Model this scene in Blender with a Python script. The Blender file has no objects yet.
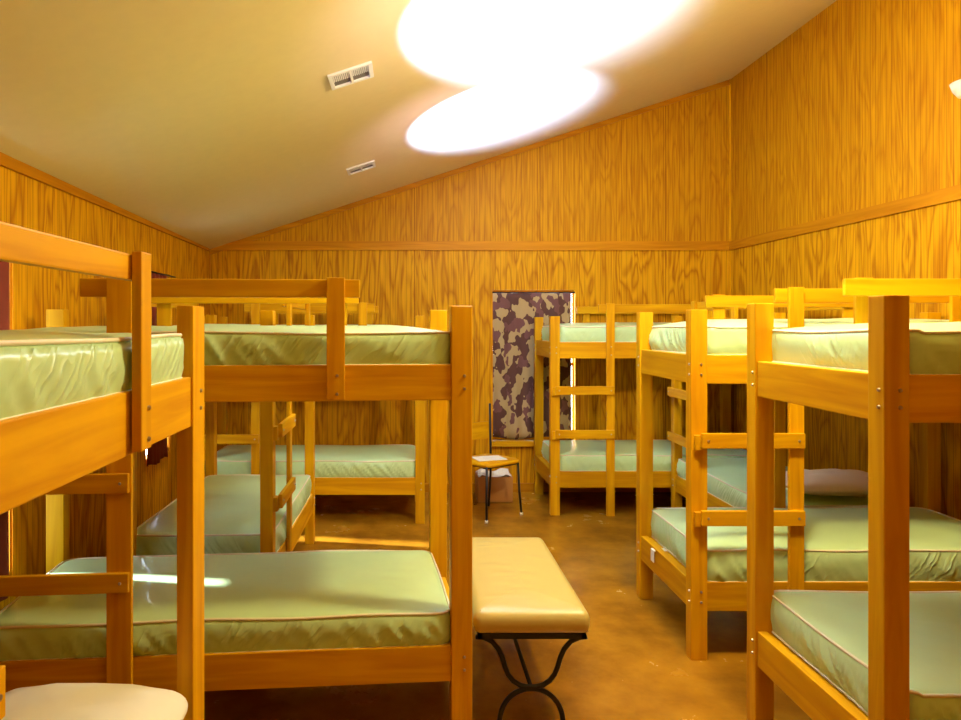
import bpy, bmesh, math, random
from mathutils import Vector, Matrix, noise
random.seed(7)
S = bpy.context.scene
COL = S.collection

# ------------------------------------------------------------------ camera
F_PX, VX, VY, EYE = 700.0, 410.0, 325.0, 1.62
cd = bpy.data.cameras.new('camera')
cam = bpy.data.objects.new('camera', cd); COL.objects.link(cam)
cam.location = (0, 0, EYE); cam.rotation_euler = (math.pi/2, 0, 0)
cd.sensor_fit = 'HORIZONTAL'; cd.sensor_width = 36.0
cd.lens = 36.0*F_PX/961.0
cd.shift_x = (480.5-VX)/961.0
cd.shift_y = -(360.0-VY)/961.0
cd.clip_start = 0.05
S.camera = cam

# ------------------------------------------------------------------ exposure, daylight
S.view_settings.view_transform = 'Standard'
S.view_settings.look = 'None'
S.view_settings.exposure = 0.2
S.view_settings.gamma = 1.0
S.view_settings.use_curve_mapping = False
w = bpy.data.worlds.new('daylight'); S.world = w; w.use_nodes = True
wb = w.node_tree.nodes['Background']
wb.inputs['Color'].default_value = (0.66, 0.80, 1.0, 1); wb.inputs['Strength'].default_value = 11.0

def lamp(name, kind, loc, aim, energy, color, **kw):
    d = bpy.data.lights.new(name, kind); d.energy = energy; d.color = color
    for k, v in kw.items(): setattr(d, k, v)
    o = bpy.data.objects.new(name, d); COL.objects.link(o); o.location = loc
    o.rotation_euler = (Vector(aim)-Vector(loc)).to_track_quat('-Z', 'Y').to_euler()
    return o
# added mid-air spots, no fixtures: two cool pools on the sloping ceiling
def toward(p, d): return tuple(p[i]+d[i] for i in range(3))
P1, P2 = (.14, 2.46, 2.13), (.37, 4.29, 2.22)
lamp('added_pool_spot', 'SPOT', P1, toward(P1, (.251, .634, .731)), 4300, (0.22, 0.35, 1.0), spot_size=math.radians(49.2), spot_blend=0.5, shadow_soft_size=0.03)
lamp('added_pool_spot', 'SPOT', P2, toward(P2, (.127, .60, .79)), 3200, (0.22, 0.35, 1.0), spot_size=math.radians(58.5), spot_blend=0.5, shadow_soft_size=0.03)
# extra wide spots added for a lavender halo on ceiling and back wall
lamp('added_halo_spot', 'SPOT', P1, toward(P1, (.251, .634, .731)), 42, (0.52, 0.42, 1.0), spot_size=math.radians(110), spot_blend=1.0, shadow_soft_size=0.1)
lamp('added_halo_spot', 'SPOT', P2, toward(P2, (.127, .60, .79)), 42, (0.58, 0.46, 1.0), spot_size=math.radians(120), spot_blend=1.0, shadow_soft_size=0.1)
# added warm fill without fixtures: over the aisle and behind the camera
lamp('added_warm_fill', 'POINT', (1.35, 2.6, 2.8), (0, 0, 0), 180, (1.0, 0.85, 0.52), shadow_soft_size=0.12)
lamp('added_warm_fill', 'AREA', (0.9, -0.6, 3.1), (0.5, 2.0, 1.0), 4, (1.0, 0.72, 0.25), shape='DISK', size=0.6)
# low sun reaching in past the curtains on the left
lamp('sun', 'SUN', (-4, 4, 4), toward((-4, 4, 4), (1.0, -.17, -.9)), 22.0, (0.80, 0.85, 1.0), angle=math.radians(2.5))

# ------------------------------------------------------------------ materials
def new_mat(name):
    m = bpy.data.materials.new(name); m.use_nodes = True
    nt = m.node_tree; b = nt.nodes['Principled BSDF']
    return m, nt, b
def plain(name, col, rough=0.5, metal=0.0, coat=0.0):
    m, nt, b = new_mat(name)
    tc = nt.nodes.new('ShaderNodeTexCoord'); n = nt.nodes.new('ShaderNodeTexNoise')
    n.inputs['Scale'].default_value = 14; n.inputs['Detail'].default_value = 3
    nt.links.new(tc.outputs['Object'], n.inputs['Vector'])
    r = nt.nodes.new('ShaderNodeValToRGB')
    r.color_ramp.elements[0].position = .3; r.color_ramp.elements[1].position = .7
    r.color_ramp.elements[0].color = (*[c*.97 for c in col], 1); r.color_ramp.elements[1].color = (*col, 1)
    nt.links.new(n.outputs['Fac'], r.inputs['Fac']); nt.links.new(r.outputs['Color'], b.inputs['Base Color'])
    b.inputs['Roughness'].default_value = rough; b.inputs['Metallic'].default_value = metal
    b.inputs['Coat Weight'].default_value = coat
    return m
def grain_wood(name, axis, lo, hi, rough, coat=0.0, scale=1.0):
    """lacquered board, grain running along axis"""
    m, nt, b = new_mat(name); L = nt.links.new; N = nt.nodes.new
    tc = N('ShaderNodeTexCoord'); oi = N('ShaderNodeObjectInfo')
    add = N('ShaderNodeVectorMath'); add.operation = 'ADD'
    mul = N('ShaderNodeVectorMath'); mul.operation = 'SCALE'; mul.inputs['Scale'].default_value = 7.0
    comb = N('ShaderNodeCombineXYZ')
    for i in range(3): L(oi.outputs['Random'], comb.inputs[i])
    L(comb.outputs[0], mul.inputs[0]); L(tc.outputs['Object'], add.inputs[0]); L(mul.outputs[0], add.inputs[1])
    mp = N('ShaderNodeMapping'); sc = [16*scale]*3; sc[axis] = 1.1*scale
    mp.inputs['Scale'].default_value = sc; L(add.outputs[0], mp.inputs['Vector'])
    n = N('ShaderNodeTexNoise'); n.inputs['Scale'].default_value = 1.0; n.inputs['Detail'].default_value = 6
    n.inputs['Distortion'].default_value = 1.2; L(mp.outputs[0], n.inputs['Vector'])
    r = N('ShaderNodeValToRGB'); e = r.color_ramp.elements
    e[0].position = .30; e[1].position = .68; e[0].color = (*lo, 1); e[1].color = (*hi, 1)
    L(n.outputs['Fac'], r.inputs['Fac'])
    hs = N('ShaderNodeHueSaturation'); mr = N('ShaderNodeMapRange')
    mr.inputs['To Min'].default_value = .88; mr.inputs['To Max'].default_value = 1.08
    L(oi.outputs['Random'], mr.inputs['Value']); L(mr.outputs[0], hs.inputs['Value'])
    L(r.outputs['Color'], hs.inputs['Color']); L(hs.outputs['Color'], b.inputs['Base Color'])
    bp = N('ShaderNodeBump'); bp.inputs['Strength'].default_value = .06; L(n.outputs['Fac'], bp.inputs['Height'])
    L(bp.outputs[0], b.inputs['Normal'])
    b.inputs['Roughness'].default_value = rough; b.inputs['Coat Weight'].default_value = coat
    b.inputs['Coat Roughness'].default_value = .2; b.inputs['Specular IOR Level'].default_value = .12
    return m
PINE_LO, PINE_HI = (.55, .235, .002), (.74, .395, .003)
PINE = [grain_wood('lacquered_pine_%s' % 'xyz'[i], i, PINE_LO, PINE_HI, .48, .03) for i in range(3)]
TRIM = [grain_wood('oak_trim_%s' % 'xyz'[i], i, (.42, .155, .002), (.60, .25, .004), .5, .0) for i in range(3)]

def panel_wood(name, across):
    """plywood panelling: cathedral grain running up the wall, narrow beads and sheet seams"""
    m, nt, b = new_mat(name); L = nt.links.new; N = nt.nodes.new
    tc = N('ShaderNodeTexCoord'); sep = N('ShaderNodeSeparateXYZ'); L(tc.outputs['Object'], sep.inputs[0])
    u = sep.outputs[across]; z = sep.outputs[2]
    def math_(op, a, bb=None):
        k = N('ShaderNodeMath'); k.operation = op
        for i, v in enumerate((a, bb)):
            if v is None: continue
            if isinstance(v, (int, float)): k.inputs[i].default_value = v
            else: L(v, k.inputs[i])
        return k.outputs[0]
    sheet = math_('FLOOR', math_('DIVIDE', math_('ADD', u, 50*1.22), 1.22))
    cv = N('ShaderNodeCombineXYZ')
    L(math_('MULTIPLY', u, 5.5), cv.inputs[0]); L(math_('MULTIPLY', sheet, 3.7), cv.inputs[1]); L(math_('MULTIPLY', z, .85), cv.inputs[2])
    n1 = N('ShaderNodeTexNoise'); n1.inputs['Scale'].default_value = 1.0; n1.inputs['Detail'].default_value = 2.5
    n1.inputs['Distortion'].default_value = .5; L(cv.outputs[0], n1.inputs['Vector'])
    ring = math_('ABSOLUTE', math_('SINE', math_('MULTIPLY', n1.outputs['Fac'], 27.0)))
    cv2 = N('ShaderNodeCombineXYZ')
    L(math_('MULTIPLY', u, 70), cv2.inputs[0]); L(math_('MULTIPLY', z, 2.5), cv2.inputs[2])
    n2 = N('ShaderNodeTexNoise'); n2.inputs['Scale'].default_value = 1.0; n2.inputs['Detail'].default_value = 4
    L(cv2.outputs[0], n2.inputs['Vector'])
    low = math_('LESS_THAN', z, 2.345)       # bolder-figured sheets below the belt rail
    wgt = math_('ADD', math_('MULTIPLY', low, .22), .17)
    fac = math_('ADD', math_('ADD', math_('MULTIPLY', ring, wgt), math_('MULTIPLY', n2.outputs['Fac'], .75)), math_('MULTIPLY', math_('SUBTRACT', 1.0, low), .07))
    r = N('ShaderNodeValToRGB'); e = r.color_ramp.elements
    e[0].position = .25; e[1].position = .8; e[0].color = (.36, .112, .002, 1); e[1].color = (.68, .335, .004, 1)
    L(fac, r.inputs['Fac'])
    # beads: a narrow dark groove every 5 cm; sheet seam every 1.22 m
    def groove(period, width):
        fr = math_('FRACT', math_('DIVIDE', math_('ADD', u, 100.0), period))
        return math_('LESS_THAN', fr, width/period)
    bead = groove(.051, .006); seam = groove(1.22, .006)
    g = math_('MAXIMUM', math_('MULTIPLY', bead, .38), math_('MULTIPLY', seam, .75))
    mx = N('ShaderNodeMix'); mx.data_type = 'RGBA'; L(g, mx.inputs['Factor'])
    L(r.outputs['Color'], mx.inputs['A']); mx.inputs['B'].default_value = (.13, .03, .004, 1)
    L(mx.outputs['Result'], b.inputs['Base Color'])
    bp = N('ShaderNodeBump'); bp.inputs['Strength'].default_value = .25; bp.inputs['Distance'].default_value = .004; bp.invert = True
    L(g, bp.inputs['Height']); L(bp.outputs[0], b.inputs['Normal'])
    b.inputs['Roughness'].default_value = .5; b.inputs['Specular IOR Level'].default_value = .1
    return m
PANEL_X = panel_wood('panelling_x', 0); PANEL_Y = panel_wood('panelling_y', 1)

def floor_mat():
    m, nt, b = new_mat('stained_concrete'); L = nt.links.new; N = nt.nodes.new
    tc = N('ShaderNodeTexCoord')
    n = N('ShaderNodeTexNoise'); n.inputs['Scale'].default_value = 2.2; n.inputs['Detail'].default_value = 9; n.inputs['Roughness'].default_value = .62
    L(tc.outputs['Object'], n.inputs['Vector'])
    r = N('ShaderNodeValToRGB'); e = r.color_ramp.elements
    e[0].position = .32; e[1].position = .7; e[0].color = (.20, .075, .004, 1); e[1].color = (.46, .21, .010, 1)
    L(n.outputs['Fac'], r.inputs['Fac'])
    v = N('ShaderNodeTexNoise'); v.inputs['Scale'].default_value = 55; v.inputs['Detail'].default_value = 1; L(tc.outputs['Object'], v.inputs['Vector'])
    sp = N('ShaderNodeValToRGB'); sp.color_ramp.elements[0].position = .80; sp.color_ramp.elements[1].position = .83
    L(v.outputs['Fac'], sp.inputs['Fac'])
    mx = N('ShaderNodeMix'); mx.data_type = 'RGBA'; L(sp.outputs['Color'], mx.inputs['Factor']); L(r.outputs['Color'], mx.inputs['A'])
    mx.inputs['B'].default_value = (.55, .33, .09, 1); L(mx.outputs['Result'], b.inputs['Base Color'])
    rr = N('ShaderNodeMapRange'); rr.inputs['To Min'].default_value = .16; rr.inputs['To Max'].default_value = .34
    L(n.outputs['Fac'], rr.inputs['Value']); L(rr.outputs[0], b.inputs['Roughness'])
    return m
FLOOR = floor_mat()
CEIL = plain('cream_ceiling_paint', (.74, .58, .27), .55)
WHITE_PAINT = plain('white_paint', (.80, .76, .66), .45)
DARK_SLOT = plain('vent_shadow_gap', (.16, .13, .10), .7)
VINYL = plain('sage_green_vinyl', (.54, .77, .37), .34, coat=.2)
def vinyl_wrinkles(m):
    nt = m.node_tree; L = nt.links.new; N = nt.nodes.new; b = nt.nodes['Principled BSDF']
    def mth(op, a, c=None):
        k = N('ShaderNodeMath'); k.operation = op
        for i, v in enumerate((a, c)):
            if v is None: continue
            if isinstance(v, (int, float)): k.inputs[i].default_value = v
            else: L(v, k.inputs[i])
        return k.outputs[0]
    tc = N('ShaderNodeTexCoord'); sp = N('ShaderNodeSeparateXYZ'); L(tc.outputs['Object'], sp.inputs[0])
    u = mth('ADD', sp.outputs[0], sp.outputs[1]); z = sp.outputs[2]
    cv = N('ShaderNodeCombineXYZ')
    L(mth('ADD', mth('MULTIPLY', u, 17.0), mth('MULTIPLY', z, -13.0)), cv.inputs[0]); L(mth('MULTIPLY', z, 4.0), cv.inputs[2])
    n = N('ShaderNodeTexNoise'); n.inputs['Scale'].default_value = 1.0; n.inputs['Detail'].default_value = 1.0; L(cv.outputs[0], n.inputs['Vector'])
    ridge = mth('POWER', mth('SUBTRACT', 1.0, mth('MINIMUM', mth('MULTIPLY', mth('ABSOLUTE', mth('SUBTRACT', n.outputs['Fac'], .5)), 7.0), 1.0)), 1.5)
    n2 = N('ShaderNodeTexNoise'); n2.inputs['Scale'].default_value = 3.5; L(tc.outputs['Object'], n2.inputs['Vector'])
    patch = N('ShaderNodeMapRange'); patch.inputs['From Min'].default_value = .42; patch.inputs['From Max'].default_value = .58; L(n2.outputs['Fac'], patch.inputs['Value'])
    g = N('ShaderNodeNewGeometry'); gs = N('ShaderNodeSeparateXYZ'); L(g.outputs['True Normal'], gs.inputs[0])
    side = mth('SUBTRACT', 1.0, mth('MINIMUM', mth('MULTIPLY', mth('ABSOLUTE', gs.outputs[2]), 1.3), 1.0))
    bp = N('ShaderNodeBump'); bp.inputs['Strength'].default_value = .5; bp.inputs['Distance'].default_value = .011
    L(mth('MULTIPLY', mth('MULTIPLY', ridge, patch.outputs[0]), side), bp.inputs['Height']); L(bp.outputs[0], b.inputs['Normal'])
vinyl_wrinkles(VINYL)
PIPING = plain('cream_piping', (.80, .76, .52), .5)
PILLOW_TAN = plain('tan_pillow_cotton', (.76, .58, .34), .8)
PILLOW_CREAM = plain('cream_pillow_cotton', (.80, .77, .56), .75)
TAG = plain('white_tag_cloth', (.85, .85, .80), .7)
STEEL = plain('bolt_steel', (.55, .45, .30), .35, 0.9)
IRON = plain('black_wrought_iron', (.018, .015, .013), .42, 0.4)
LEATHER = plain('tan_vinyl_upholstery', (.54, .42, .11), .38, coat=.15)
CARD = plain('brown_cardboard', (.50, .22, .04), .8)
PAPER = plain('white_paper', (.80, .76, .62), .7)

def camo_mat():
    m, nt, b = new_mat('camouflage_cloth'); L = nt.links.new; N = nt.nodes.new
    tc = N('ShaderNodeTexCoord')
    mp = N('ShaderNodeMapping'); mp.inputs['Scale'].default_value = (1.5, 1, 1); L(tc.outputs['Object'], mp.inputs['Vector'])
    def nz(sc, det, off):
        n = N('ShaderNodeTexNoise'); n.inputs['Scale'].default_value = sc; n.inputs['Detail'].default_value = det
        a = N('ShaderNodeVectorMath'); a.operation = 'ADD'; a.inputs[1].default_value = off
        L(mp.outputs[0], a.inputs[0]); L(a.outputs[0], n.inputs['Vector']); return n
    n1 = nz(5.5, 2, (3, 1, 2)); n2 = nz(7, 2, (8, 4, 6))
    r1 = N('ShaderNodeValToRGB'); r1.color_ramp.interpolation = 'CONSTANT'
    e = r1.color_ramp.elements; e[0].position = 0; e[0].color = (.09, .035, .022, 1)
    e[1].position = .49; e[1].color = (.40, .29, .12, 1)
    L(n1.outputs['Fac'], r1.inputs['Fac'])
    r2 = N('ShaderNodeValToRGB'); r2.color_ramp.interpolation = 'CONSTANT'
    r2.color_ramp.elements[0].color = (0, 0, 0, 1); r2.color_ramp.elements[1].position = .57; r2.color_ramp.elements[1].color = (1, 1, 1, 1)
    L(n2.outputs['Fac'], r2.inputs['Fac'])
    mx = N('ShaderNodeMix'); mx.data_type = 'RGBA'; L(r2.outputs['Color'], mx.inputs['Factor']); L(r1.outputs['Color'], mx.inputs['A'])
    mx.inputs['B'].default_value = (.15, .06, .05, 1); L(mx.outputs['Result'], b.inputs['Base Color'])
    b.inputs['Roughness'].default_value = .85
    return m
CAMO = camo_mat()
RED_CLOTH = plain('dark_red_curtain_cloth', (.20, .025, .008), .85)
def glass_mat():
    m, nt, b = new_mat('window_glass')
    t = nt.nodes.new('ShaderNodeBsdfTransparent'); g = nt.nodes.new('ShaderNodeBsdfGlossy'); g.inputs['Roughness'].default_value = .02
    x = nt.nodes.new('ShaderNodeMixShader'); x.inputs[0].default_value = .06
    nt.links.new(t.outputs[0], x.inputs[1]); nt.links.new(g.outputs[0], x.inputs[2])
    nt.links.new(x.outputs[0], nt.nodes['Material Output'].inputs['Surface'])
    return m
GLASS = glass_mat()

# ------------------------------------------------------------------ helpers
def tag(o, label=None, cat=None, group=None, kind=None):
    if label: o['label'] = label
    if cat: o['category'] = cat
    if group: o['group'] = group
    if kind: o['kind'] = kind
    return o
def empty(name, loc, rz=0.0):
    o = bpy.data.objects.new(name, None); COL.objects.link(o)
    o.location = loc; o.rotation_euler = (0, 0, rz); o.empty_display_size = .1
    return o
def link(name, bm, m, parent=None, smooth=False):
    me = bpy.data.meshes.new(name); bmesh.ops.recalc_face_normals(bm, faces=bm.faces[:]); bm.to_mesh(me); bm.free()
    me.materials.append(m)
    if smooth:
        for p in me.polygons: p.use_smooth = True
    o = bpy.data.objects.new(name, me); COL.objects.link(o)
    if parent: o.parent = parent
    return o
def add_box(bm, x0, x1, y0, y1, z0, z1, bev=0.0, mat=None):
    t = bmesh.new()
    vs = [t.verts.new((x, y, z)) for z in (z0, z1) for (x, y) in ((x0, y0), (x1, y0), (x1, y1), (x0, y1))]
    for f in ((3, 2, 1, 0), (4, 5, 6, 7), (0, 1, 5, 4), (1, 2, 6, 5), (2, 3, 7, 6), (3, 0, 4, 7)): t.faces.new([vs[i] for i in f])
    if bev: bmesh.ops.bevel(t, geom=t.edges[:], offset=bev, segments=2, profile=.6, affect='EDGES')
    if mat: bmesh.ops.transform(t, matrix=mat, verts=t.verts[:])
    me = bpy.data.meshes.new('tmp'); t.to_mesh(me); t.free(); bm.from_mesh(me); bpy.data.meshes.remove(me)
    return bm
def box(*a, bev=0.004, mat=None): return add_box(bmesh.new(), *a, bev=bev, mat=mat)
def add_prism(bm, pts, z0, z1):
    """plan polygon extruded; z1 may be a function of (x, y)"""
    top = z1 if callable(z1) else (lambda x, y: z1)
    lo = [bm.verts.new((x, y, z0)) for x, y in pts]; hi = [bm.verts.new((x, y, top(x, y))) for x, y in pts]
    n = len(pts); bm.faces.new(lo[::-1]); bm.faces.new(hi)
    for i in range(n): bm.faces.new((lo[i], lo[(i+1) % n], hi[(i+1) % n], hi[i]))
    return bm
def tube(bm, pts, r, n=8, closed=False):
    pts = [Vector(p) for p in pts]; k = len(pts); rings = []
    up = Vector((0, 0, 1)); prev = None
    for i, p in enumerate(pts):
        a = pts[(i-1) % k] if (closed or i > 0) else p; c = pts[(i+1) % k] if (closed or i < k-1) else p
        d = (c-a).normalized()
        s = d.cross(up)
        if s.length < .05: s = d.cross(Vector((1, 0, 0))) if prev is None else prev - d*prev.dot(d)
        s.normalize()
        if prev is not None and s.dot(prev) < 0: s = -s
        prev = s; t = s.cross(d)
        rings.append([bm.verts.new(p + (s*math.cos(q)+t*math.sin(q))*r) for q in (2*math.pi*j/n for j in range(n))])
    for i in range(k if closed else k-1):
        A, B = rings[i], rings[(i+1) % k]
        for j in range(n): bm.faces.new((A[j], A[(j+1) % n], B[(j+1) % n], B[j]))
    if not closed: bm.faces.new(rings[0][::-1]); bm.faces.new(rings[-1])
    return bm

# ------------------------------------------------------------------ room shell
YB, YF = 6.80, -1.9
def lx(y): return -1.80 - (y-1.8)*.030           # left wall, a little out of square
def rx(y): return 3.11 + (6.8-y)*.025            # right wall
def ceil_z(x, y=0): return 2.35 + .327*(x+1.95)
T = .12
def struct(name, bm, m, parent=None):
    o = link(name, bm, m, parent)
    if not parent: o['kind'] = 'structure'
    return o
bm = bmesh.new(); add_prism(bm, [(-2.3, YF-.2), (3.7, YF-.2), (3.7, YB+.2), (-2.3, YB+.2)], -.1, 0.0); struct('floor', bm, FLOOR)
bm = bmesh.new()
vs = [bm.verts.new((x, y, ceil_z(x)+dz)) for dz in (0, .12) for x, y in ((-2.3, YF-.2), (3.7, YF-.2), (3.7, YB+.2), (-2.3, YB+.2))]
for f in ((3, 2, 1, 0), (4, 5, 6, 7), (0, 1, 5, 4), (1, 2, 6, 5), (2, 3, 7, 6), (3, 0, 4, 7)): bm.faces.new([vs[i] for i in f])
struct('ceiling', bm, CEIL)

# back wall with the window opening
WX0, WX1, WZ0, WZ1 = .80, 1.605, .50, 1.96
bm = bmesh.new()
Y0, Y1 = YB, YB+T
top = lambda x, y: ceil_z(x)+.03
for x0, x1, z0, z1 in ((lx(YB)-T, WX0, -.02, top), (WX1, rx(YB)+T, -.02, top), (WX0, WX1, -.02, WZ0), (WX0, WX1, WZ1, top)):
    add_prism(bm, [(x0, Y0), (x1, Y0), (x1, Y1), (x0, Y1)], z0, z1)
struct('wall_back', bm, PANEL_X)
# left wall with two window openings
LW = [(2.30, 3.25, .45, 2.02), (5.02, 5.58, .62, 2.02)]
bm = bmesh.new()
def lseg(y0, y1, z0, z1): add_prism(bm, [(lx(y0), y0), (lx(y1), y1), (lx(y1)-T, y1), (lx(y0)-T, y0)], z0, z1)
topl = lambda x, y: ceil_z(lx(y))+.03
ys = [YF-.1]
for a, b_, z0, z1 in LW:
    lseg(ys[-1], a, -.02, topl); lseg(a, b_, -.02, z0); lseg(a, b_, z1, topl); ys.append(b_)
lseg(ys[-1], YB+T, -.02, topl)
struct('wall_left', bm, PANEL_Y)
bm = bmesh.new()
add_prism(bm, [(rx(YF), YF-.1), (rx(YF)+T, YF-.1), (rx(YB)+T, YB+T), (rx(YB), YB+T)], -.02, lambda x, y: ceil_z(rx(y))+.05)
struct('wall_right', bm, PANEL_Y)
bm = bmesh.new()
add_prism(bm, [(lx(YF)-T, YF-T), (rx(YF)+T, YF-T), (rx(YF)+T, YF), (lx(YF)-T, YF)], -.02, lambda x, y: ceil_z(x)+.03)
struct('wall_front', bm, PANEL_X)

# trim: belt rail on back and right wall, crown on left wall, corner strips
bm = bmesh.new(); add_prism(bm, [(lx(YB), YB-.018), (rx(YB), YB-.018), (rx(YB), YB+.005), (lx(YB), YB+.005)], 2.345, 2.432); struct('trim_1', bm, TRIM[0])
bm = bmesh.new(); add_prism(bm, [(rx(YF)-.018, YF), (rx(YF)+.005, YF), (rx(YB)+.005, YB), (rx(YB)-.018, YB)], 2.345, 2.428); struct('trim_2', bm, TRIM[1])
bm = bmesh.new(); add_prism(bm, [(lx(YF)-.005, YF), (lx(YF)+.018, YF), (lx(YB)+.018, YB), (lx(YB)-.005, YB)], 2.335, lambda x, y: ceil_z(lx(y))+.004); struct('trim_3', bm, TRIM[1])
bm = bmesh.new(); add_prism(bm, [(rx(YB)-.014, YB-.014), (rx(YB)+.004, YB-.014), (rx(YB)+.004, YB+.004), (rx(YB)-.014, YB+.004)], 0, 4.0); struct('trim_4', bm, PINE[2])
bm = bmesh.new(); add_prism(bm, [(lx(YB)-.004, YB-.012), (lx(YB)+.012, YB-.012), (lx(YB)+.012, YB+.004), (lx(YB)-.004, YB+.004)], 0, 2.335); struct('trim_5', bm, TRIM[2])
# batten along the sloping joint of ceiling and back wall
bm = bmesh.new(); xa, xb = lx(YB), rx(YB)
vs = [bm.verts.new((x, y, ceil_z(x)+dz)) for y in (YB-.014, YB+.004) for x, dz in ((xa, -.05), (xb, -.05), (xb, .004), (xa, .004))]
for f in ((0, 1, 2, 3), (7, 6, 5, 4), (4, 5, 1, 0), (6, 7, 3, 2), (5, 6, 2, 1), (7, 4, 0, 3)): bm.faces.new([vs[i] for i in f])
struct('trim_6', bm, TRIM[0])
bm = bmesh.new()
for x0, x1 in ((lx(YB), WX0-.0), (WX0, rx(YB))): add_prism(bm, [(x0, YB-.014), (x1, YB-.014), (x1, YB+.004), (x0, YB+.004)], 0, .085)
struct('baseboard_back', bm, TRIM[0])

# windows
def window(name, frame_bm, pane_bm, sill_bm=None):
    fr = struct(name, frame_bm, TRIM[2])
    link('pane', pane_bm, GLASS, fr)
    if sill_bm: link('window_sill', sill_bm, PINE[0], fr)
    return fr
bm = bmesh.new(); fw = .03
for x0, x1, z0, z1 in ((WX0, WX0+fw*.4, WZ0, WZ1), (WX1-fw*.4, WX1, WZ0, WZ1), (WX0, WX1, WZ1-fw, WZ1), (WX0, WX1, WZ0, WZ0+fw), (WX0, WX1, 1.22, 1.25)):
    add_box(bm, x0, x1, YB+.06, YB+.10, z0, z1)
window('window_1', bm, box(WX0, WX1, YB+.078, YB+.082, WZ0, WZ1, bev=0), box(WX0-.01, WX1+.02, YB-.05, YB+.06, WZ0-.055, WZ0, bev=.004))
for i, (a, b_, z0, z1) in enumerate(LW):
    bm = bmesh.new(); pb = bmesh.new()
    def sl(bmx, y0, y1, zz0, zz1, d0, d1): add_prism(bmx, [(lx(y0)-d0, y0), (lx(y1)-d0, y1), (lx(y1)-d1, y1), (lx(y0)-d1, y0)], zz0, zz1)
    for y0, y1, zz0, zz1 in ((a, a+fw, z0, z1), (b_-fw*.4, b_, z0, z1), (a, b_, z1-fw, z1), (a, b_, z0, z0+fw)): sl(bm, y0, y1, zz0, zz1, .008, .05)
    sl(pb, a, b_, z0, z1, .020, .024)
    window('window_%d' % (i+2), bm, pb)

def curtain(name, p0, p1, z0, z1, nfold, amp, m, seed):
    """cloth hanging in folds between two plan points"""
    a, b_ = Vector(p0), Vector(p1); d = (b_-a); n = Vector((-d.y, d.x)).normalized(); NU, NV = 120, 24
    bm = bmesh.new(); grid = []
    for j in range(NV+1):
        v = j/NV; row = []
        for i in range(NU+1):
            u = i/NU
            fold = math.sin(2*math.pi*nfold*u + .6*math.sin(3*v+seed) + 1.4*noise.noise(Vector((u*3, v*.8, seed))))
            o = amp*(.35+.65*v)*fold + .012*noise.noise(Vector((u*6, v*4, seed+5)))
            zz = z1-(z1-z0)*v + (.012*math.sin(9*u+seed) if j == NV else 0)
            p = a + d*u + n*o
            row.append(bm.verts.new((p.x, p.y, zz)))
        grid.append(row)
    for j in range(NV):
        for i in range(NU): bm.faces.new((grid[j][i], grid[j][i+1], grid[j+1][i+1], grid[j+1][i]))
    o = link(name, bm, m, smooth=True)
    s = o.modifiers.new('thick', 'SOLIDIFY'); s.thickness = .003
    return o
def rod(parent, a, b_, r=.006): link('curtain_rod', tube(bmesh.new(), [a, b_], r), IRON, parent, True)
c = curtain('camouflage_curtain', (WX0+.006, YB+.018), (WX1-.036, YB+.018), .52, 1.93, 6, .011, CAMO, 2.0)
rod(c, (WX0, YB+.018, 1.937), (WX1, YB+.018, 1.937))
tag(c, 'brown and tan camouflage curtain hanging in the back wall window', 'curtain')
a, b_ = LW[0][0], LW[0][1]
c = curtain('curtain', (lx(a)+.026, a-.03), (lx(b_-.085)+.026, b_-.085), .40, 2.0, 8, .012, RED_CLOTH, 4.0)
rod(c, (lx(a)+.026, a-.05, 2.005), (lx(b_)+.026, b_+.05, 2.005))
tag(c, 'dark red curtain with a bright edge behind the nearest left bunk', 'curtain', 'dark red curtains on the left wall')
a, b_ = LW[1][0], LW[1][1]
c = curtain('curtain', (lx(a)+.026, a-.02), (lx(b_-.16)+.026, b_-.16), .60, 2.0, 5, .012, RED_CLOTH, 7.0)
rod(c, (lx(a)+.026, a-.05, 2.005), (lx(b_)+.026, b_+.05, 2.005))
tag(c, 'red lit curtain on the left wall near the far corner', 'curtain', 'dark red curtains on the left wall')

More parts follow.
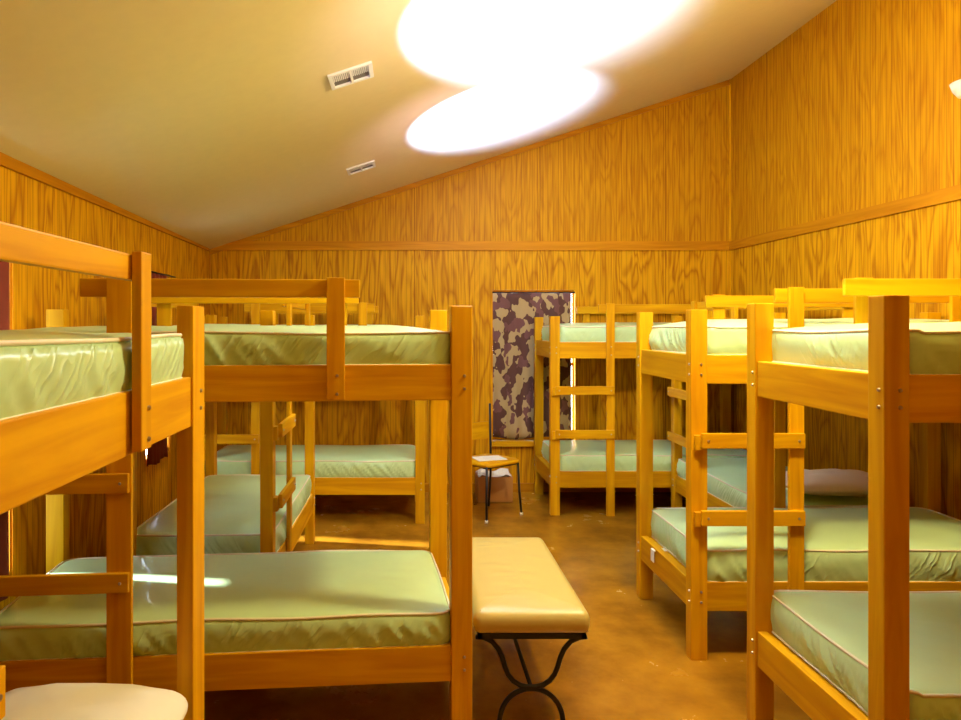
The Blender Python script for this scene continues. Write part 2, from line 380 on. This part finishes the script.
# ------------------------------------------------------------------ bunk beds
BOLT_ME = None
def bolt(parent, x, y, z, axis):
    """bolt head on the -y or -x face"""
    global BOLT_ME
    if BOLT_ME is None:
        bm = bmesh.new(); bmesh.ops.create_cone(bm, cap_ends=True, segments=10, radius1=.0065, radius2=.0045, depth=.006)
        BOLT_ME = bpy.data.meshes.new('bolt'); bm.to_mesh(BOLT_ME); bm.free(); BOLT_ME.materials.append(STEEL)
    o = bpy.data.objects.new('bolt', BOLT_ME); COL.objects.link(o); o.parent = parent; o.location = (x, y, z)
    o.rotation_euler = {'y': (math.pi/2, 0, 0), 'x': (0, -math.pi/2, 0), 'X': (0, math.pi/2, 0)}[axis]
Z_LO_, Z_UP_, RAIL_H, POST_TOP_ = .235, 1.335, .14, 1.695
def bunk(loc, rz, L, D, label, pw=.076, pd=.066, u0=.47, g0=.41, ladder='start', deck_drop=.0, rung_drop=0.0, top_dz=0.0, lo_dz=0.0, up_dz=0.0, u_l=None, lw=.07, ladder_foot=.255, guard_h=.07, upright_w=.07):
    root = empty('bunk_bed', loc, rz)
    POST_TOP, Z_LO, Z_UP = POST_TOP_+top_dz, Z_LO_+lo_dz, Z_UP_+up_dz
    tag(root, label, 'bunk bed', 'wooden bunk beds in the bunkhouse')
    for ix, x0 in enumerate((0, L-pw)):
        for iy, y0 in enumerate((0, D-pd)):
            p = link('post', box(x0, x0+pw, y0, y0+pd, 0, POST_TOP), PINE[2], root)
            if iy == 0:
                for zb in (Z_LO, Z_UP):
                    for dz in (.045, .095):
                        bolt(p, x0+pw*.62, -.002, zb+dz, 'y')
            if ix == 0:
                for zb in (Z_LO, Z_UP):
                    for dz in (.045, .095): bolt(p, -.002, y0+pd*.3, zb+dz, 'x')
            elif rz > 1:
                for dz in (.045, .095): bolt(p, L+.002, y0+pd*.3, Z_UP+dz, 'X')
    for nm, zb in (('lower', Z_LO), ('upper', Z_UP)):
        for y0 in (.006, D-.044):
            r = link('side_rail', box(pw, L-pw, y0, y0+.038, zb, zb+RAIL_H), PINE[0], root)
        for x0 in (.008, L-.046):
            link('end_rail', box(x0, x0+.038, pd, D-pd, zb, zb+RAIL_H), PINE[1], root)
        link('bed_deck', box(.05, L-.05, .046, D-.046, zb+RAIL_H-.03-deck_drop, zb+RAIL_H-.012-deck_drop, bev=0), PINE[0], root)
    # guard rails inside their uprights, both sides; the ladder shares one upright
    for side in (0, 1):
        gy0 = .002 if side == 0 else D-.024
        uy0, uy1 = (-.022, 0.0) if side == 0 else (D, D+.022)
        link('guard_rail', box(g0, L-g0, gy0, gy0+.022, 1.796+top_dz-guard_h, 1.796+top_dz), PINE[0], root)
        for k, ux in enumerate((u0 if u_l is None or side else u_l, L-u0-.07)):
            uw = upright_w
            lad = side == 0 and ((ladder == 'start' and k == 0) or (ladder == 'end' and k == 1))
            zlow = ladder_foot if lad else Z_UP+.008
            if lad: uw = lw
            u = link('ladder_upright' if lad else 'guard_upright', box(ux, ux+uw, uy0, uy1, zlow, 1.802+top_dz, bev=.003), PINE[2], root)
            if side == 0:
                for dz in (.03, .10): bolt(u, ux+.04, -.024, Z_UP+dz, 'y')
            if lad:
                xe0, xe1 = (pw*.45, ux+uw-.006) if k == 0 else (ux+.002, L-pw*.45)
                for zr in (1.03-rung_drop, .660-rung_drop):
                    g = link('ladder_rung', box(xe0, xe1, -.044, -.022, zr, zr+.072, bev=.003), PINE[0], root)
                    for bx in ((xe0+.03, xe1-.03)): bolt(g, bx, -.046, zr+.036, 'y')
                    xp = 0.012 if k == 0 else L-pw+.012
                    link('spacer_block', box(xp, xp+pw-.024, -.022, 0, zr-.012, zr+.06, bev=.002), PINE[2], root)
    return root

BUNKS = {}
def B_(key, *a, **k): BUNKS[key] = (bunk(*a, **k), a, k)
B_('A', (-.607, .12, 0), math.pi/2, 1.95, .80, 'nearest wooden bunk bed on the left, cut by the left picture edge', pw=.11, pd=.047, u0=.475, g0=.42, ladder='none', top_dz=-.021, guard_h=.057, upright_w=.06)
yb = math.radians(4.6); LB = 1.93
B_('B', (.245-LB*math.cos(yb), 2.745-LB*math.sin(yb), 0), yb, LB, .82, 'wooden bunk bed with long side facing the viewer beside the tan bench', pw=.083, u0=.498, g0=.44, lo_dz=-.012, up_dz=-.010, rung_drop=.035, u_l=.545, lw=.092)
B_('C', (-.712, 3.63, 0), math.pi/2, 1.62, .80, 'wooden bunk bed along the left wall behind the bunk beside the bench', u0=.40, g0=.35, pw=.08)
B_('D', (-1.76, 5.70, 0), 0, 1.88, .78, 'wooden bunk bed at the back left against the back wall')
B_('E', (1.195, 5.95, 0), 0, 1.87, .80, 'wooden bunk bed with ladder standing in front of the camouflage curtain', pw=.08, ladder_foot=0.0)
B_('F', (2.20, 5.90, 0), -math.pi/2, 1.68, .78, 'wooden bunk bed along the right wall between two other bunks')
B_('G', (1.357, 3.38, 0), 0, 1.78, .82, 'second wooden bunk bed from the front on the right, ladder on its near side', pw=.08, u0=.465, g0=.41)
B_('H', (1.375, 2.03, 0), 0, 1.82, .83, 'nearest wooden bunk bed on the right, thick post in front', pw=.075, pd=.073, u0=.45, g0=.39, ladder='end', top_dz=.012, lo_dz=.026)

# the rung end of the nearest left ladder, low at the picture edge
rootA = BUNKS['A'][0]
uA = link('ladder_upright', box(.70, .77, -.022, 0, .255, 1.40, bev=.003), PINE[2], rootA)
for zr in (1.075, .70):
    g = link('ladder_rung', box(.30, .856, -.044, -.022, zr, zr+.072, bev=.003), PINE[0], rootA); bolt(g, .835, -.046, zr+.036, 'y')

# ------------------------------------------------------------------ mattresses
def rr_outline(L, W, r, step):
    """rounded-rectangle outline, centred, with arclength"""
    pts = []; r = min(r, W/2-.01)
    def seg(a, b_):
        n = max(2, int((Vector(b_)-Vector(a)).length/step))
        for i in range(n): pts.append(Vector(a).lerp(Vector(b_), i/n))
    def arc(cx, cy, a0):
        for i in range(8):
            t = a0+math.pi/2*i/8; pts.append(Vector((cx+r*math.cos(t), cy+r*math.sin(t))))
    hx, hy = L/2, W/2
    seg((-hx+r, -hy), (hx-r, -hy)); arc(hx-r, -hy+r, -math.pi/2)
    seg((hx, -hy+r), (hx, hy-r)); arc(hx-r, hy-r, 0)
    seg((hx-r, hy), (-hx+r, hy)); arc(-hx+r, hy-r, math.pi/2)
    seg((-hx, hy-r), (-hx, -hy+r)); arc(-hx+r, -hy+r, math.pi)
    return pts
def mattress(key, level, label, thick=.145, dome=.028, pleat=.013, seed=0.0, m=None, fall=0.0):
    root, a, k = BUNKS[key]
    loc, rz, L, D = a[0], a[1], a[2], a[3]
    pw = k.get('pw', .076); drop = k.get('deck_drop', 0.0)
    z0 = (Z_LO_+k.get('lo_dz', 0) if level == 'lower' else Z_UP_+k.get('up_dz', 0))+RAIL_H-.012-drop+.001
    ML, MW = L-2*pw+.016, D-.096+.06
    o2 = rr_outline(ML, MW, .06, 0.008); n = len(o2)
    arcs = [0.0]
    for i in range(1, n): arcs.append(arcs[-1]+(o2[i]-o2[i-1]).length)
    nor = []
    for i in range(n):
        d = (o2[(i+1) % n]-o2[i-1]).normalized(); nor.append(Vector((d.y, -d.x)))
    h = thick
    prof = [(-.014, 0.0), (-.003, .006), (.0, .018), (.002, .035), (.004, .055), (.005, .075), (.005, .095), (.003, .115), (.0, h-.012), (-.004, h-.004), (-.012, h)]
    bm = bmesh.new(); rings = []
    edge_lo, edge_hi = [], []
    for q, (off, z) in enumerate(prof):
        ring = []
        v = z/h
        for i in range(n):
            s = arcs[i]
            env = math.sin(math.pi*min(1, max(0, v)))**.8
            f = noise.noise(Vector((s*20+v*2.4+seed, seed*3.1, v*.5)))
            patch = max(0, noise.noise(Vector((s*1.6+seed, 9.1, seed)))+.42)
            sharp = (1-abs(f)*2.2)
            disp = env*pleat*(2.3*patch*max(0, sharp)**2*(1.15-.9*v) + .45*noise.noise(Vector((s*4, v*2, seed+3))))
            zz = z + (.010*noise.noise(Vector((s*2.2, seed, 1.0)))*v)
            p = o2[i]+nor[i]*(off+disp)
            ring.append(bm.verts.new((p.x, p.y, zz)))
            if q == 1: edge_lo.append((p.x+nor[i].x*.001, p.y+nor[i].y*.001, max(zz, .008)))
            if q == len(prof)-2: edge_hi.append((p.x, p.y, zz+.003))
        rings.append(ring)
    # top: rings shrinking to the middle, domed
    for t in (.985, .955, .91, .84, .74, .6, .42, .22):
        ring = []
        for i in range(n):
            # move the outline in by distance, so the crown keeps the oblong shape
            cx = max(-ML/2+MW/2, min(ML/2-MW/2, o2[i].x))
            c2 = Vector((cx, 0)); p = c2+(o2[i]-nor[i]*.012-c2)*t
            dd = dome*(1-t**2.6)**.75
            wr = (1-t**8)*(.010*noise.noise(Vector((p.x*2.2, p.y*2.6, seed)))+.005*noise.noise(Vector((p.x*6+p.y*3, p.y*9-p.x*2, seed+2))))
            ring.append(bm.verts.new((p.x, p.y, h+dd+wr)))
        rings.append(ring)
    for A, B in zip(rings[:-1], rings[1:]):
        for i in range(n): bm.faces.new((A[i], A[(i+1) % n], B[(i+1) % n], B[i]))
    bm.faces.new(rings[0][::-1]); bm.faces.new(rings[-1])
    bmesh.ops.remove_doubles(bm, verts=bm.verts[:], dist=1e-5)
    ob = link('mattress', bm, m or VINYL, smooth=True)
    M = Matrix.Translation(loc) @ Matrix.Rotation(rz, 4, 'Z') @ Matrix.Translation((L/2, D/2, z0))
    ob.matrix_world = M; ob.location = M.to_translation(); ob.rotation_euler = (0, 0, rz)
    tag(ob, label, 'mattress', 'green vinyl mattresses on the bunks')
    link('piping', tube(bmesh.new(), edge_hi, .0055, 6, True), PIPING, ob, True)
    link('piping', tube(bmesh.new(), edge_lo, .0055, 6, True), PIPING, ob, True)
    return ob, M, ML, MW
MT = {}
for key, lev, kw in (
    ('A', 'upper', dict(label='green vinyl mattress on the upper level of the nearest left bunk', thick=.125, dome=.016, seed=1.3, pleat=.005)),
    ('A', 'lower', dict(label='green vinyl mattress under the cream pillow on the nearest left lower bunk', seed=2.1)),
    ('B', 'upper', dict(label='green vinyl mattress on the upper level beside the tan bench post', thick=.135, dome=.026, seed=3.7)),
    ('B', 'lower', dict(label='wide sunlit green vinyl mattress on the lower bunk left of the bench', thick=.135, dome=.02, seed=4.9)),
    ('C', 'upper', dict(label='upper mattress on the left wall bunk, barely seen over the nearer mattress', seed=5.5, thick=.13)),
    ('C', 'lower', dict(label='lower mattress on the left wall bunk with pleated near end', seed=6.2, pleat=.019)),
    ('D', 'upper', dict(label='upper mattress of the back left bunk against the back wall', seed=7.7, thick=.13)),
    ('D', 'lower', dict(label='pinkish lower mattress of the back left bunk seen through the bunk frames', seed=8.4)),
    ('E', 'upper', dict(label='upper mattress of the bunk in front of the camouflage curtain', seed=9.2, dome=.03)),
    ('E', 'lower', dict(label='lower mattress behind the ladder in front of the camouflage curtain', seed=10.8)),
    ('F', 'upper', dict(label='upper mattress of the right wall bunk hidden mostly behind nearer bunks', seed=11.4)),
    ('F', 'lower', dict(label='lower mattress of the right wall bunk with a tan pillow on it', seed=12.6)),
    ('G', 'upper', dict(label='puffed upper mattress of the second bunk from the front on the right', seed=13.1, dome=.045)),
    ('G', 'lower', dict(label='lower green mattress with a white tag, second bunk from the front right', seed=14.3, pleat=.017, thick=.162)),
    ('H', 'upper', dict(label='upper mattress with pleated end on the nearest right bunk', seed=15.9, thick=.135, pleat=.018)),
    ('H', 'lower', dict(label='lower mattress with pleated end on the nearest right bunk', seed=16.4, pleat=.019)),
):
    MT[key+lev] = mattress(key, lev, **kw)
# white care tag hanging over the end of the second right mattress
ob, M, ML, MW = MT['Glower']
bm = bmesh.new(); add_box(bm, -ML/2-.076, -ML/2-.072, .10, .145, -.065, -.004); add_box(bm, -ML/2-.076, -ML/2+.01, .10, .145, -.004, .002)
tg = link('care_tag', bm, TAG, ob); tg['label'] = 'white cloth tag'

def pillow(loc, rz, sx, sy, sz, m, label, seed, tilt=0.0):
    bm = bmesh.new(); NU, NV = 64, 24; rings = []
    def sp(c, e): return math.copysign(abs(c)**e, c)
    for j in range(NV+1):
        ph = -math.pi/2+math.pi*j/NV; ring = []
        for i in range(NU):
            th = 2*math.pi*i/NU
            x = sp(math.cos(th), .33)*sp(math.cos(ph), .55); y = sp(math.sin(th), .33)*sp(math.cos(ph), .55); z = sp(math.sin(ph), 1.15)
            e = 1+.05*noise.noise(Vector((x*2, y*2, z*2+seed)))
            zz = z*sz*(1-.35*(abs(x*y))**1.5)*(1+.25*noise.noise(Vector((x*2.5, y*2.5, seed))))
            if z < 0: zz *= .6
            ring.append(bm.verts.new((x*sx*e, y*sy*e, zz)))
        rings.append(ring)
    for A, B in zip(rings[:-1], rings[1:]):
        for i in range(NU): bm.faces.new((A[i], A[(i+1) % NU], B[(i+1) % NU], B[i]))
    bmesh.ops.remove_doubles(bm, verts=bm.verts[:], dist=1e-4)
    o = link('pillow', bm, m, smooth=True); o.location = loc; o.rotation_euler = (tilt, 0, rz)
    return tag(o, label, 'pillow')
pillow((2.68, 4.43, .612), 0, .32, .16, .085, PILLOW_TAN, 'tan pillow on the lower right wall bunk behind the second bunk', 3.0)
pillow((-.855, 1.715, .598), 0, .268, .215, .080, PILLOW_CREAM, 'cream pillow on the lower bunk at the bottom left corner', 5.0)

# ------------------------------------------------------------------ upholstered bench in the aisle
bench = empty('bench', (.485, 2.77, 0))
tag(bench, 'tan upholstered bench with curved black iron legs in the aisle', 'bench')
def cushion():
    L, W, h = .46, 1.0, .09
    o2 = rr_outline(L, W, .03, .02); n = len(o2); bm = bmesh.new(); rings = []
    nor = [Vector(((o2[(i+1) % n]-o2[i-1]).y, -(o2[(i+1) % n]-o2[i-1]).x)).normalized() for i in range(n)]
    for off, z in ((-.015, 0), (-.003, .006), (.003, .03), (.003, .055), (-.003, .072), (-.014, .084), (-.03, .09)):
        rings.append([bm.verts.new((*(o2[i]+nor[i]*off), z)) for i in range(n)])
    for t in (.95, .88, .8, .7, .6, .5, .4, .3, .2, .1, .03):
        ring = []
        for i in range(n):
            cy = max(-W/2+L/2, min(W/2-L/2, o2[i].y)); c2 = Vector((0, cy)); p = c2+(o2[i]-nor[i]*.03-c2)*t
            wr = (1-t**6)*(.004*max(0, 1-abs(noise.noise(Vector((p.x*3, p.y*20, 4.0))))*5)*(.5+noise.noise(Vector((p.x*5, p.y*3, 2))))+.004*noise.noise(Vector((p.x*4, p.y*4, 1))))
            ring.append(bm.verts.new((p.x, p.y, h+.012*(1-t*t)+wr)))
        rings.append(ring)
    for A, B in zip(rings[:-1], rings[1:]):
        for i in range(n): bm.faces.new((A[i], A[(i+1) % n], B[(i+1) % n], B[i]))
    bm.faces.new(rings[0][::-1]); bm.faces.new(rings[-1])
    bmesh.ops.transform(bm, matrix=Matrix.Translation((0, .5, .395)), verts=bm.verts[:])
    return bm
link('cushion', cushion(), LEATHER, bench, True)
bm = bmesh.new()
for x0, x1, y0, y1 in ((-.215, .215, .012, .030), (-.215, .215, .97, .988), (-.215, -.197, .012, .988), (.197, .215, .012, .988)): add_box(bm, x0, x1, y0, y1, .372, .394)
link('seat_frame', bm, IRON, bench)
for y in (.03, .97):
    half = [(.222, .374), (.190, .370), (.158, .355), (.132, .325), (.116, .290), (.106, .255), (.094, .224), (.074, .198), (.046, .180), (.02, .173), (0, .172)]
    up = [(x, y, z) for x, z in half]+[(-x, y, z) for x, z in half[-2::-1]]; lo = []
    for i in range(25):
        t = math.pi*i/24; lo.append((-.128*math.cos(t), y, .0+.160*math.sin(t)**.8+.006))
    link('leg', tube(bmesh.new(), up, .0105, 8), IRON, bench, True)
    link('leg', tube(bmesh.new(), lo, .0105, 8), IRON, bench, True)
link('stretcher', tube(bmesh.new(), [(0, .03, .169), (0, .97, .169)], .009, 8), IRON, bench, True)

# ------------------------------------------------------------------ chair by the window
ch = empty('chair', (.675, 6.0, 0), math.radians(38))
tag(ch, 'small chair with wooden seat and thin black legs below the curtain', 'chair')
W2, D2 = .185, .165
def seat_bm():
    o2 = rr_outline(.43, .40, .09, .02); bm = bmesh.new(); n = len(o2)
    rings = [[bm.verts.new((p.x*s, p.y*s, z)) for p in o2] for s, z in ((.95, .445), (1.0, .45), (1.0, .466), (.95, .474))]
    for A, B in zip(rings[:-1], rings[1:]):
        for i in range(n): bm.faces.new((A[i], A[(i+1) % n], B[(i+1) % n], B[i]))
    bm.faces.new(rings[0][::-1]); bm.faces.new(rings[-1]); return bm
link('seat', seat_bm(), PINE[0], ch, True)
for x in (-W2, W2):
    lg = link('leg', tube(bmesh.new(), [(x*1.12, -D2*1.12, .012), (x*1.05, -D2*1.05, .2), (x, -D2, .452)], .010, 8), IRON, ch, True)
    link('foot_cap', tube(bmesh.new(), [(x*1.12, -D2*1.12, 0.0), (x*1.12, -D2*1.12, .02)], .013, 8), PAPER, lg, True)
    link('leg', tube(bmesh.new(), [(x, D2*1.15, 0), (x, D2, .3), (x, D2, .48), (x, D2+.01, .92)], .010, 8), IRON, ch, True)
link('seat_rail', tube(bmesh.new(), [(-W2, -D2, .438), (W2, -D2, .438), (W2, D2, .438), (-W2, D2, .438)], .008, 6, True), IRON, ch, True)
bm = bmesh.new(); NB = 12; gr = []
for i in range(NB+1):
    u = i/NB*2-1
    for dy, z in ((0, .61), (.014, .61), (.020, .76), (.006, .76)): gr.append(bm.verts.new((u*(W2-.012), D2+.008+dy+.02*(1-u*u), z)))
for i in range(NB):
    for j in range(4): bm.faces.new((gr[i*4+j], gr[i*4+(j+1) % 4], gr[i*4+4+(j+1) % 4], gr[i*4+4+j]))
bm.faces.new(gr[:4]); bm.faces.new(gr[-4:])
link('back_slat', bm, PINE[0], ch)
o = link('folded_paper', box(-.13, .13, -.10, .09, 0, .006, bev=.001), PAPER); o.location = (.675, 6.0, .475); o.rotation_euler = (0, 0, .3)
tag(o, 'white folded paper lying on the wooden chair seat', 'paper')
cb = empty('cardboard_box', (.78, 6.53, 0))
tag(cb, 'low cardboard box with white paper inside behind the small chair', 'box')
bm = bmesh.new()
for b4 in ((-.16, .16, -.14, .14, 0, .006), (-.16, .16, -.14, -.134, 0, .23), (-.16, .16, .134, .14, 0, .23), (-.16, -.154, -.134, .134, 0, .23), (.154, .16, -.134, .134, 0, .23)): add_box(bm, *b4)
link('box_body', bm, CARD, cb)
bm = bmesh.new(); g2 = []
for j in range(13):
    for i in range(13):
        x, y = -.15+.3*i/12, -.13+.26*j/12
        g2.append(bm.verts.new((x, y, .235+.05*noise.noise(Vector((x*14, y*14, 1))))))
for j in range(12):
    for i in range(12): bm.faces.new((g2[j*13+i], g2[j*13+i+1], g2[j*13+i+14], g2[j*13+i+13]))
pp = link('packing_paper', bm, PAPER, cb); pp.modifiers.new('thick', 'SOLIDIFY').thickness = .002; pp['label'] = 'crumpled white paper'

# ------------------------------------------------------------------ ceiling vents and wall lamp
def vent(x, y, label, sx, sy):
    ang = math.atan(.327)
    o = empty('ceiling_vent', (x, y, ceil_z(x)-.001)); o.rotation_euler = (0, -ang, 0)
    tag(o, label, 'vent', 'ceiling vents')
    bm = bmesh.new(); hx, hy = sx/2, sy/2; t = .022
    for b4 in ((-hx, hx, -hy, -hy+t), (-hx, hx, hy-t, hy), (-hx, -hx+t, -hy+t, hy-t), (hx-t, hx, -hy+t, hy-t), (-.007, .007, -hy+t, hy-t)): add_box(bm, *b4, -.012, 0, bev=.002)
    link('frame', bm, WHITE_PAINT, o)
    link('backing', box(-hx+t, hx-t, -hy+t, hy-t, -.002, 0, bev=0), DARK_SLOT, o)
    k = 9
    for i in range(k):
        for s in (-1, 1):
            xx = s*(.007+(hx-t-.007)*(i+.5)/k)
            R = Matrix.Translation((xx, -hy*.35, -.006)) @ Matrix.Rotation(.6*s, 4, 'Y')
            link('louvre', box(-.0035, .0035, -hy*.45, hy*.45, -.0012, .0012, bev=0, mat=R), WHITE_PAINT, o)
vent(-.30, 3.55, 'white ceiling vent nearer the viewer, left of the bright glare', .23, .20)
vent(-.385, 5.5, 'smaller looking white ceiling vent nearer the back wall', .23, .20)
wl = empty('wall_lamp', (rx(3.92)-.001, 3.92, 2.955))
tag(wl, 'white wall lamp high on the right wall at the picture edge', 'wall lamp')
link('back_plate', box(-.02, 0, -.07, .07, -.09, .05, bev=.004), WHITE_PAINT, wl)
bm = bmesh.new(); rings = []
for r, z in ((.015, -.06), (.055, -.05), (.085, -.01), (.10, .03), (.094, .03), (.08, -.005), (.05, -.04)):
    rings.append([bm.verts.new((-.055+r*.75*math.cos(q), r*math.sin(q), z)) for q in (2*math.pi*j/24 for j in range(24))])
for A, B in zip(rings[:-1], rings[1:]):
    for i in range(24): bm.faces.new((A[i], A[(i+1) % 24], B[(i+1) % 24], B[i]))
bm.faces.new(rings[0][::-1]); bm.faces.new(rings[-1])
link('lamp_shade', bm, WHITE_PAINT, wl, True)
